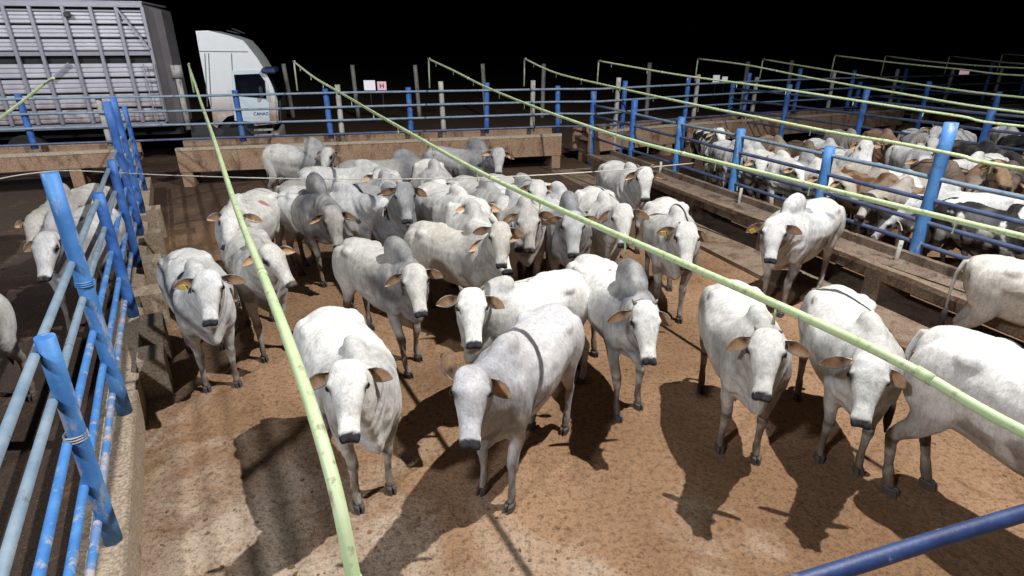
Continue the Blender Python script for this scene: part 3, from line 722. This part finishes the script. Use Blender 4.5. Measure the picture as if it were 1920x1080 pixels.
    rump = ss(-.45, -.8, co[:, 1]) * grey * .35; gm = np.maximum(gm, rump * (1 - headm))
    col = col * (1 - gm[:, None]) + gcol * gm[:, None]
    if patch:
        pm = (nz * 1.0 + .25 * nf > patch[1]).astype(float); pm = ss(patch[1] - .03, patch[1] + .03, nz + .25 * nf)
        col = col * (1 - pm[:, None]) + np.array(patch[0]) * pm[:, None]
    # manure on legs, belly and flank
    dm = ss(.62, .12, co[:, 2] + .16 * nz) * .85 + ss(.75, .62, co[:, 2]) * .25 * (nf > 0) 
    dm = np.maximum(dm, ss(.12, .42, nz + .3 * nf) * .6 * ss(1.3, .8, co[:, 2]))
    dm = np.maximum(dm, ss(.85, .5, co[:, 2]) * ss(-.35, -.6, co[:, 1]) * .6)
    dm = np.maximum(dm, np.exp(-((co[:, 2] - .44) / .05) ** 2) * .9)
    dm = np.clip(dm * dirt * 1.8, 0, .92) * (1 - headm)
    col = col * (1 - dm[:, None]) + np.array((.13, .082, .052)) * dm[:, None]
    # muzzle, eye rims, brows
    tt = t_ * .52 / HL + v_ * .35; mz = ss(.472, .486, tt) * headm * ss(.10, .075, np.abs(l_))
    lw = ss(.36, .40, t_ * .52 / HL) * headm * ss(.35, .9, grey + .5); col = col * (1 - .6 * lw[:, None]) + np.array(coat) * 1.1 * .6 * lw[:, None]
    col = col * (1 - mz[:, None]) + np.array((.014, .013, .018)) * mz[:, None]
    for sg in (-1, 1):
        e = np.array((.145, sg * .116, -.008)); q = (np.stack([t_, l_, v_], 1) - e) * np.array((.78, 1, 1)); r_ = np.sqrt((q ** 2).sum(1)); em = ss(.058, .032, r_) * headm
        col = col * (1 - em[:, None]) + np.array((.03, .028, .03)) * em[:, None]
    if sore:
        q = np.sqrt(((co - np.array(sore)) ** 2).sum(1)) * (1 + .6 * nf); em = ss(.10, .05, q) * .8; col = col * (1 - em[:, None]) + np.array((.34, .10, .06)) * em[:, None]
    if brand:
        for bx in range(5):
            c0 = np.array((rr.uniform(.04, .12) * (1 if brand > 0 else -1), -.1 + bx * .05, 0)); q = np.hypot(co[:, 0] - c0[0], co[:, 1] - c0[1])
            em = (q < .022) * (co[:, 2] > 1.15) * .7; col = col * (1 - em[:, None]) + np.array((.1, .09, .09)) * em[:, None]
    ca = me.color_attributes.new('coat', 'FLOAT_COLOR', 'POINT'); buf = np.ones((n, 4)); buf[:, :3] = col; ca.data.foreach_set('color', buf.ravel())
    co2 = co + 0; nrm = np.empty(n * 3); me.vertices.foreach_get('normal', nrm); nrm = nrm.reshape(n, 3)
    ribs = .0022 * np.sin(co[:, 1] * 62) * ss(-.35, -.2, co[:, 1]) * ss(.35, .2, co[:, 1]) * ss(.7, .85, co[:, 2]) * ss(1.25, 1.1, co[:, 2])
    neckf = .006 * np.sin(co[:, 1] * 55 + co[:, 2] * 30 + 3 * nf) * ss(.5, .65, co[:, 1]) * (1 - headm)
    disp = (.010 * nf * (1 - headm) * ss(.35, .6, co[:, 2]) + ribs + neckf)
    me.vertices.foreach_set('co', (co2 + nrm * disp[:, None]).ravel())
    me.polygons.foreach_set('use_smooth', [True] * len(me.polygons)); me.update()
    mesh_obj('body', me, M_COAT, root)
    def L(t, l, v): return HC + f * t + rx * l + d * v
    # eyes
    for sg in (-1, 1):
        e = MB(); q = bmesh.ops.create_uvsphere(e.bm, u_segments=10, v_segments=8, radius=.026)
        bmesh.ops.translate(e.bm, verts=q['verts'], vec=L(.137, sg * .118, -.004))
        for fc in e.bm.faces: fc.smooth = True
        e.build('eye', M_EYE, root)
    for sg in (-1, 1):   # nostrils
        e = MB(); q = bmesh.ops.create_uvsphere(e.bm, u_segments=8, v_segments=6, radius=.014)
        bmesh.ops.translate(e.bm, verts=q['verts'], vec=L(.475, sg * .038, -.010)); e.build('nostril', M_EYE, root)
    # ears: leaf-shaped cups
    for ei, sg in enumerate((-1, 1)):
        dr_ = droop + rr.uniform(-.3, .25) + earfold[ei]
        base = L(.035, sg * .112, -.035); out = (rx * sg * math.cos(dr_) - Z * math.sin(dr_) - d * rr.uniform(.05, .45)).normalized()
        facing = (d * .55 + f * .55 - Z * .0); facing = (facing - out * facing.dot(out)).normalized(); wv = out.cross(facing).normalized()
        e = bmesh.new(); EL = rr.uniform(.20, .23); rows = []
        prof_ = [(0, .020), (.12, .034), (.3, .052), (.5, .058), (.7, .049), (.86, .030), (.96, .013), (1.0, .004)]
        for t, hw in prof_:
            row = []
            for side in (1, -1):
                for kk in range(7):
                    a = (kk / 6 * 2 - 1) * side
                    cup = .036 * (1 - a * a) * (1 - t * .6) * (1 if hw > .01 else 0)
                    p = base + out * (EL * t) + wv * (a * hw) - facing * (cup + (0 if side == 1 else .009 * (1 - a * a) + .001)) + facing * .03 * t * t
                    row.append(e.verts.new(p))
            rows.append(row)
        for A, B in zip(rows, rows[1:]):
            for kk in range(6):
                fa_ = e.faces.new((A[kk], A[kk + 1], B[kk + 1], B[kk])); fa_.smooth = True
                fb_ = e.faces.new((A[7 + kk], A[8 + kk], B[8 + kk], B[7 + kk])); fb_.smooth = True
            e.faces.new((A[6], A[7], B[7], B[6])); e.faces.new((A[13], A[0], B[0], B[13]))
        e.faces.new(rows[-1]); bmesh.ops.recalc_face_normals(e, faces=e.faces)
        em_ = bpy.data.meshes.new('ear'); e.to_mesh(em_); e.free()
        ecol = np.ones((len(em_.vertices), 4)); ecol[:, :3] = np.array(coat) * (.72 if face < .5 else .5)
        for ri, (t, hw) in enumerate(prof_):
            for kk in range(1, 6):
                dk = min(1, 1.3 * max(0, 1 - abs(t - .25) / .24)) * (1 - abs(kk - 3) * .25)
                ecol[ri * 14 + kk, :3] = np.array((.62, .39, .23)) * (1 - dk) + np.array((.045, .032, .025)) * dk
        em_.color_attributes.new('coat', 'FLOAT_COLOR', 'POINT').data.foreach_set('color', ecol.ravel())
        ear = mesh_obj('ear', em_, M_COAT, root)
        if tagc == ei:
            tgm = MB(); c_ = base + out * .13 + facing * .022; rot = Matrix((out, wv, facing)).transposed()
            tgm.box(c_ - Z * .02, (.055, .06, .006), rot=rot, bev=.002); to_ = tgm.build('ear_tag', M_TAG, ear)
    # horns
    if horn:
        for sg in (-1, 1):
            b0_ = L(-.02, sg * .068, .0); dirv = (rx * sg * .75 + d * .35 - f * .6).normalized()
            MB().tube([b0_ - dirv * .02, b0_ + dirv * horn * .5, b0_ + dirv * horn + Z * horn * .15], [.024, .019, .006], 8).build('horn', M_HORN, root)
    # hooves: two claws each
    for ft in feet:
        h_ = MB()
        for sg in (-1, 1):
            c_ = ft + X * sg * .021
            h_.prism([c_ + Vector((-.018, -.05, 0)), c_ + Vector((.018, -.05, 0)), c_ + Vector((.021, .02, 0)), c_ + Vector((.006 * -sg, .062, 0)), c_ + Vector((-.021, .02, 0))], (0, -.014, .062))
        bmesh.ops.bevel(h_.bm, geom=list(h_.bm.edges), offset=.006, segments=1, affect='EDGES')
        h_.build('hoof', M_HOOF, root)
    # tail
    sw = rr.uniform(-.06, .06); ty = .42 + (-.88 - .42) * ln
    tl = MB().tube([(0, ty + .12, 1.24), (sw * .2, ty + .04, 1.23), (sw * .5, ty - .005, 1.08), (sw, ty - .01, .85), (sw * 1.1, ty, .66)], [.036, .03, .022, .017, .015], 8)
    tlo = tl.build('tail', M_COAT, root); tm = tlo.data
    tc_ = np.ones((len(tm.vertices), 4)); tc_[:, :3] = np.array(coat) * .8; tm.color_attributes.new('coat', 'FLOAT_COLOR', 'POINT').data.foreach_set('color', tc_.ravel())
    MB().tube([(sw * 1.1, ty, .68), (sw * 1.2, ty - .005, .58), (sw * 1.2, ty, .46), (sw * 1.2, ty + .005, .37)], [.014, .032, .03, .006], 8, wob=.3).build('tail_switch', M_TAILHAIR, tlo)
    return root

GRP = 'cattle in the crowded right pens'
def hd(T, W_, zt=1.34, zw=1.5):
    t = at(*T, zt); w_ = at(*W_, zw); dv = w_ - t; return (w_.x, w_.y), math.atan2(-dv.x, dv.y)
_i = 0
def C_(T, W_, P, M, label, zw=1.5, **k):
    if W_[1] >= 420 and 'group' not in k: k.setdefault('s', .985); zw -= .03
    if W_[1] < 420 and 'group' not in k: k.setdefault('s', 1.06); k.setdefault('fat', 1.1)
    global _i; _i += 1
    Wp, h_ = hd(T, W_, zw=zw)
    if 'h' in k: h_ = R(k.pop('h'))
    k.setdefault('seed', _i)
    if k.get('group') == GRP:
        while Wp[0] < RX(Wp[1]) + .75 and zw > .4: zw -= .06; Wp = tuple(at(*W_, zw)[:2])
    return cow(Wp, h_, label, P, M, **k)
WH = (.86, .86, .83); WG = (.72, .73, .74); GR = (.42, .425, .44); DG = (.26, .245, .235)
C_((603, 560), (668, 650), (650, 680), (655, 810), 'white bull facing the camera with lowered head, left of the front grey one', coat=WH, grey=.4, face=.1, zw=1.45, hump=.2, fat=1.1, droop=.35)
C_((1047, 600), (937, 645), (886, 692), (883, 822), 'light grey bull standing nearest the camera at the centre with one ear raised', coat=(.64, .64, .68), grey=.5, face=.6, zw=1.45, hump=.2, fat=1.05, legs=[.05, -.02, .0, .1], horn=.0, dirt=.4, ln=.95, h=153, earfold=(.1, -1.35))
C_((1050, 508), (925, 535), (885, 543), (889, 628), 'bright white cow behind the front grey bull, turned to the left', coat=(.80, .80, .77), grey=.5, face=0, zw=1.42, hump=.3, horn=.06, brand=1, dirt=.3, ln=.88)
C_((1118, 485), (1187, 505), (1215, 572), (1225, 675), 'white bull with a big grey hump and grey neck right of centre', coat=(.78, .78, .76), grey=.95, face=.05, zw=1.55, hump=1.4, horn=.07, brand=-1, fat=1.0, dirt=.55, ln=.93)
C_((655, 440), (748, 458), (775, 500), (789, 582), 'grey white bull with dark hump and wide orange ears, between the middle and left groups', coat=(.64, .63, .60), grey=.8, face=.05, hump=1.1, zw=1.52)
C_((335, 455), (366, 500), (385, 510), (389, 592), 'white cow with a yellow ear tag beside the left curb', coat=(.68, .69, .70), grey=.2, face=.1, hump=.4, tagc=1, zw=1.45)
C_((455, 425), (478, 452), (508, 458), (550, 522), 'pale cow with head turned to the right under the nearest pipe', coat=(.60, .59, .56), grey=.4, face=.1, hump=.4, zw=1.45)
C_((487, 362), (442, 384), (432, 390), (424, 440), 'white cow with a small red patch on its side by the left curb', sore=(-.20, .0, 1.27), coat=(.72, .72, .70), grey=.15, hump=.3, zw=1.45)
C_((530, 338), (594, 345), (625, 395), (640, 468), 'grey bull with a brownish hump and head turned away', coat=(.46, .44, .41), grey=1.0, face=.5, hump=1.3, zw=1.55)
C_((545, 262), (590, 268), (610, 278), (600, 318), 'white cow with dark face markings at the back by the trough, farthest left', coat=(.6, .6, .58), grey=.7, hump=.7, h=-110)
C_((645, 300), (690, 306), (712, 318), (716, 350), 'white speckled cow seen from the rump near the back trough', coat=(.66, .67, .66), grey=.3, hump=.3, h=-95)
C_((715, 280), (762, 290), (800, 296), (822, 330), 'grey cow with a dark brown neck turned right before the back trough', coat=(.40, .39, .37), grey=1, face=.8, hump=.6, h=-80)
C_((672, 352), (735, 357), (757, 345), (762, 410), 'dark grey bull with a long grey face and black ringed eyes', coat=(.40, .41, .43), grey=.7, face=.8, hump=.5, horn=.05)
C_((795, 340), (862, 358), (900, 372), (915, 410), 'white cow with its back to the pipe in the middle of the far group', coat=(.72, .72, .70), grey=.1, hump=.3, h=-150)
C_((800, 410), (900, 420), (940, 420), (943, 497), 'dusty white horned cow with a bright face near the middle of the herd', coat=(.62, .60, .56), grey=.4, face=0, hump=.5, horn=.09, h=-128)
C_((850, 335), (915, 345), (948, 370), (950, 420), 'pale grey cow squeezed in the far middle with its face half hidden', coat=(.56, .56, .55), grey=.4, hump=.4, h=-155)
C_((880, 300), (896, 275), (935, 278), (934, 312), 'grey bull with a dark throat standing at the back trough', coat=(.45, .45, .47), grey=.9, face=.0, hump=1, h=-120)
C_((940, 325), (985, 340), (1010, 338), (1013, 380), 'pale cow with dark shoulder behind the long pipe at the far side', coat=(.56, .56, .54), grey=.6, hump=.6, h=-150)
C_((955, 345), (985, 380), (990, 393), (993, 470), 'narrow faced cow looking forward between the horned cow and the next', coat=(.58, .56, .53), grey=.5, face=.3, hump=.3)
C_((1040, 372), (1068, 384), (1074, 400), (1076, 477), 'grey bull facing the camera with a dark hump just under the pipe', coat=(.55, .56, .58), grey=.8, face=.3, hump=1.0)
C_((1108, 350), (1135, 372), (1168, 385), (1168, 450), 'white cow with head half hidden by the long pipe right of the grey bull', coat=(.68, .68, .66), grey=.2, hump=.3)
C_((1150, 306), (1185, 314), (1211, 315), (1212, 367), 'white horned cow farthest back beside the low trough', coat=(.64, .64, .63), grey=.3, hump=.3, horn=.08)
C_((1248, 378), (1272, 398), (1292, 420), (1291, 492), 'white cow with yellow ear tag facing forward near the low trough', coat=(.67, .67, .65), grey=.3, face=.05, tagc=1, hump=.4, horn=.03)
C_((1565, 372), (1488, 380), (1455, 412), (1447, 480), 'speckled white bull standing alone beside the low trough, turned to the left', coat=(.70, .71, .72), grey=.15, face=.1, hump=1.0, tagc=1, dirt=.4, legs=[.05, -.05, -.05, .12], zw=1.55, patch=((.33, .36, .4), .46))
C_((1385, 535), (1430, 592), (1440, 622), (1428, 737), 'white bull with drooping dark ears facing the camera right of the centre', coat=(.68, .68, .66), grey=.3, face=.02, hump=.25, horn=.04, zw=1.45, fat=1.05, droop=.3, dirt=.6)
C_((1590, 552), (1642, 605), (1640, 672), (1620, 795), 'white bull with a dark muzzle facing the camera under the thick end of the pipe', coat=(.68, .69, .68), grey=.25, face=.02, hump=.25, zw=1.45, fat=1.05, droop=.35, dirt=.6)
cow((3.90, 2.85), R(-152), 'large white bull cut by the right edge with its head lowered out of view', poll=(.05, 1.2, 1.05), muz=(.1, 1.45, .62), coat=(.72, .71, .70), grey=.2, hump=.6, fat=1.12, dirt=.6, seed=41, ln=.95, s=1.13, legs=[0, .1, .05, -.05])
cow((6.12, 5.45), R(-122), 'white cow seen from the rump at the right edge behind the large bull', poll=(-.1, 1.2, 1.3), muz=(-.1, 1.5, .95), coat=(.66, .65, .62), grey=.15, face=.3, hump=.3, seed=42, legs=[0, .1, .05, -.05])
for T, W_, hh, ct, lab in (((690, 318), (722, 330), -165, WG, 'pale cow hidden to the shoulders behind the grey bull with black ringed eyes'), ((925, 345), (965, 362), -165, WG, 'pale cow wedged in the far group just under the long pipe'),
        ((850, 385), (888, 392), -170, WH, 'white cow whose back shows above the dusty horned cow'), ((600, 345), (650, 352), -115, WG, 'pale cow behind the brown humped bull near the back'), ((1020, 350), (1050, 355), -160, WG, 'pale cow farther back to the right of the far group'),
        ((770, 300), (815, 310), -165, WH, 'white cow in front of the dark necked one by the back trough')):
    C_(T, W_, None, None, lab, coat=ct, grey=.5, hump=.5, h=hh, vox=.026)
GL = 'cattle in the left pen'
cow(tuple(at(103, 410, 1.5)[:2]), R(-165), 'grey white cow with brown ears behind the blue fence on the left', (75, 440), (70, 517), coat=(.66, .66, .68), grey=.5, face=.1, hump=.7, s=1.05, fat=1.1, seed=43, group=GL)
cow((-6.75, 8.5), R(-170), 'tan eared pale cow standing behind the left fence posts', poll=(0, 1.2, 1.3), muz=(0, 1.5, .95), coat=(.6, .58, .55), grey=.2, seed=44, group=GL, vox=.026)
cow((-9.6, 9.2), R(-150), 'white cow at the left edge of the picture in the left pen', poll=(0, 1.2, 1.3), muz=(.1, 1.5, .95), coat=(.62, .62, .62), grey=.2, seed=45, group=GL, vox=.026)
cow((-4.85, 4.1), R(-160), 'pale cow cut by the left edge low down behind the near rails', poll=(.1, 1.2, 1.15), muz=(.1, 1.5, .8), coat=(.6, .6, .6), grey=.2, seed=46, group=GL)

GRP = 'cattle in the crowded right pens'
BRN = (.15, .07, .035); BLK = (.018, .017, .018); TAN = (.36, .24, .15)
right = [ # T px, W px, poll px, muzzle px, coat, patch, label, grey
 ((1305, 258), (1378, 292), None, None, WG, None, 'white cow just right of the tall corner posts in the right pen', .3),
 ((1310, 238), (1345, 240), (1352, 240), (1358, 268), WH, (BLK, .1), 'black and white cow at the back of the right pen', 0),
 ((1388, 278), (1470, 292), None, None, WH, None, 'white cow standing between two blue posts in the right pen', .2),
 ((1445, 285), (1518, 290), None, None, WG, None, 'pale cow with a grey hump facing right in the right pen', .8),
 ((1560, 275), (1600, 280), (1628, 262), (1632, 300), WG, None, 'grey white cow looking at the camera between fence posts', .4),
 ((1640, 290), (1712, 318), None, None, WH, None, 'white cow left of the tallest blue post in the right pen', .1),
 ((1570, 340), (1668, 350), None, None, (.27, .19, .12), (BRN, .0), 'brown backed cow beside the low trough fence', .2),
 
 ((1800, 315), (1870, 318), (1880, 300), (1897, 350), BLK, (TAN, .30), 'black cow with a tan and white face at the right', 0),
 ((1815, 385), (1930, 392), None, None, BLK, (WH, .34), 'black and white cow close behind the rails at the right edge', 0),
 ((1800, 232), (1768, 238), (1757, 238), (1745, 270), WG, None, 'white cow with dark eyes facing left behind the tallest blue post', .3),
 ((1915, 275), (1835, 282), None, None, WH, None, 'white cow standing low in the row at the right edge', .1),
 ((1790, 262), (1860, 262), None, None, BLK, None, 'black cow in the far right crowd with its back level', .1),
 ((1890, 245), (1925, 250), None, None, BLK, None, 'black cow among the white ones in the far right crowd', 0),
 ((1470, 250), (1520, 262), None, None, (.12, .075, .05), None, 'dark brown cow at the back trough of the right pen', 0),
 ((1425, 245), (1462, 252), None, None, (.3, .23, .17), None, 'dusty tan cow at the back trough of the right pen', 0),
 ((1560, 238), (1600, 240), None, None, (.38, .35, .32), None, 'dusty grey cow at the back trough farther right', .2),
 ((1625, 235), (1668, 240), None, None, (.33, .2, .13), None, 'red brown cow against the far trough', 0),
 ((1830, 232), (1800, 240), None, None, WG, None, 'pale cow standing behind in the farthest right pen', .2),
 ((1895, 300), (1840, 305), None, None, (.2, .12, .07), None, 'brown cow behind the black one at the right', 0),
 ((1530, 300), (1560, 305), None, None, (.5, .46, .4), None, 'cream cow beside the grey humped one in the right pen', .2),
 ((1740, 330), (1700, 330), None, None, (.48, .43, .38), None, 'dusty cream cow with its flank against the tallest blue post', .2),

 ((1335, 285), (1400, 305), None, None, WG, None, 'dusty white cow pressed behind the first short blue post of the right pen', .2),
 ((1480, 300), (1530, 318), None, None, WH, None, 'white cow right behind the rails left of the brown backed one', .2),
 ((1600, 300), (1655, 305), None, None, (.50, .46, .41), None, 'dusty pale cow just above the brown backed one', .2),
 ((1680, 262), (1730, 268), None, None, WG, None, 'grey white cow left of the tallest blue post near the back', .5),
 ((1510, 250), (1560, 258), None, None, WG, None, 'pale cow near the back trough in the middle of the right pen', .3),
 ((1850, 285), (1905, 300), None, None, (.10, .06, .04), None, 'dark brown cow in front of the far row at the right edge', .1),
 ((1380, 252), (1420, 258), None, None, WG, None, 'pale cow near the back trough just right of the corner posts', .3),
 ((1740, 295), (1790, 300), None, None, (.13, .085, .06), None, 'dark cow whose back shows beside the tallest blue post', .2),
 ((1700, 235), (1735, 238), None, None, WG, None, 'pale small looking cow at the far trough', .3),
 ((1870, 228), (1900, 232), None, None, WH, None, 'white cow at the far right by the last trough', .2),
]
cow((6.75, 9.0), R(82), 'white cow lowering its head to the low trough between the rails', poll=(.05, 1.12, .92), muz=(.05, 1.36, .52), coat=WG, grey=.2, hump=.3, group=GRP, seed=77, vox=.026)
for i, (T, W_, P, M, ct, pt, lab, gy) in enumerate(right):
    C_(T, W_, P, M, lab, coat=ct, patch=pt, grey=gy, hump=(.9 if gy > .5 else .3), group=GRP, vox=.028, face=.1, seed=100 + i, horn=(.08 if i % 4 == 1 else 0))
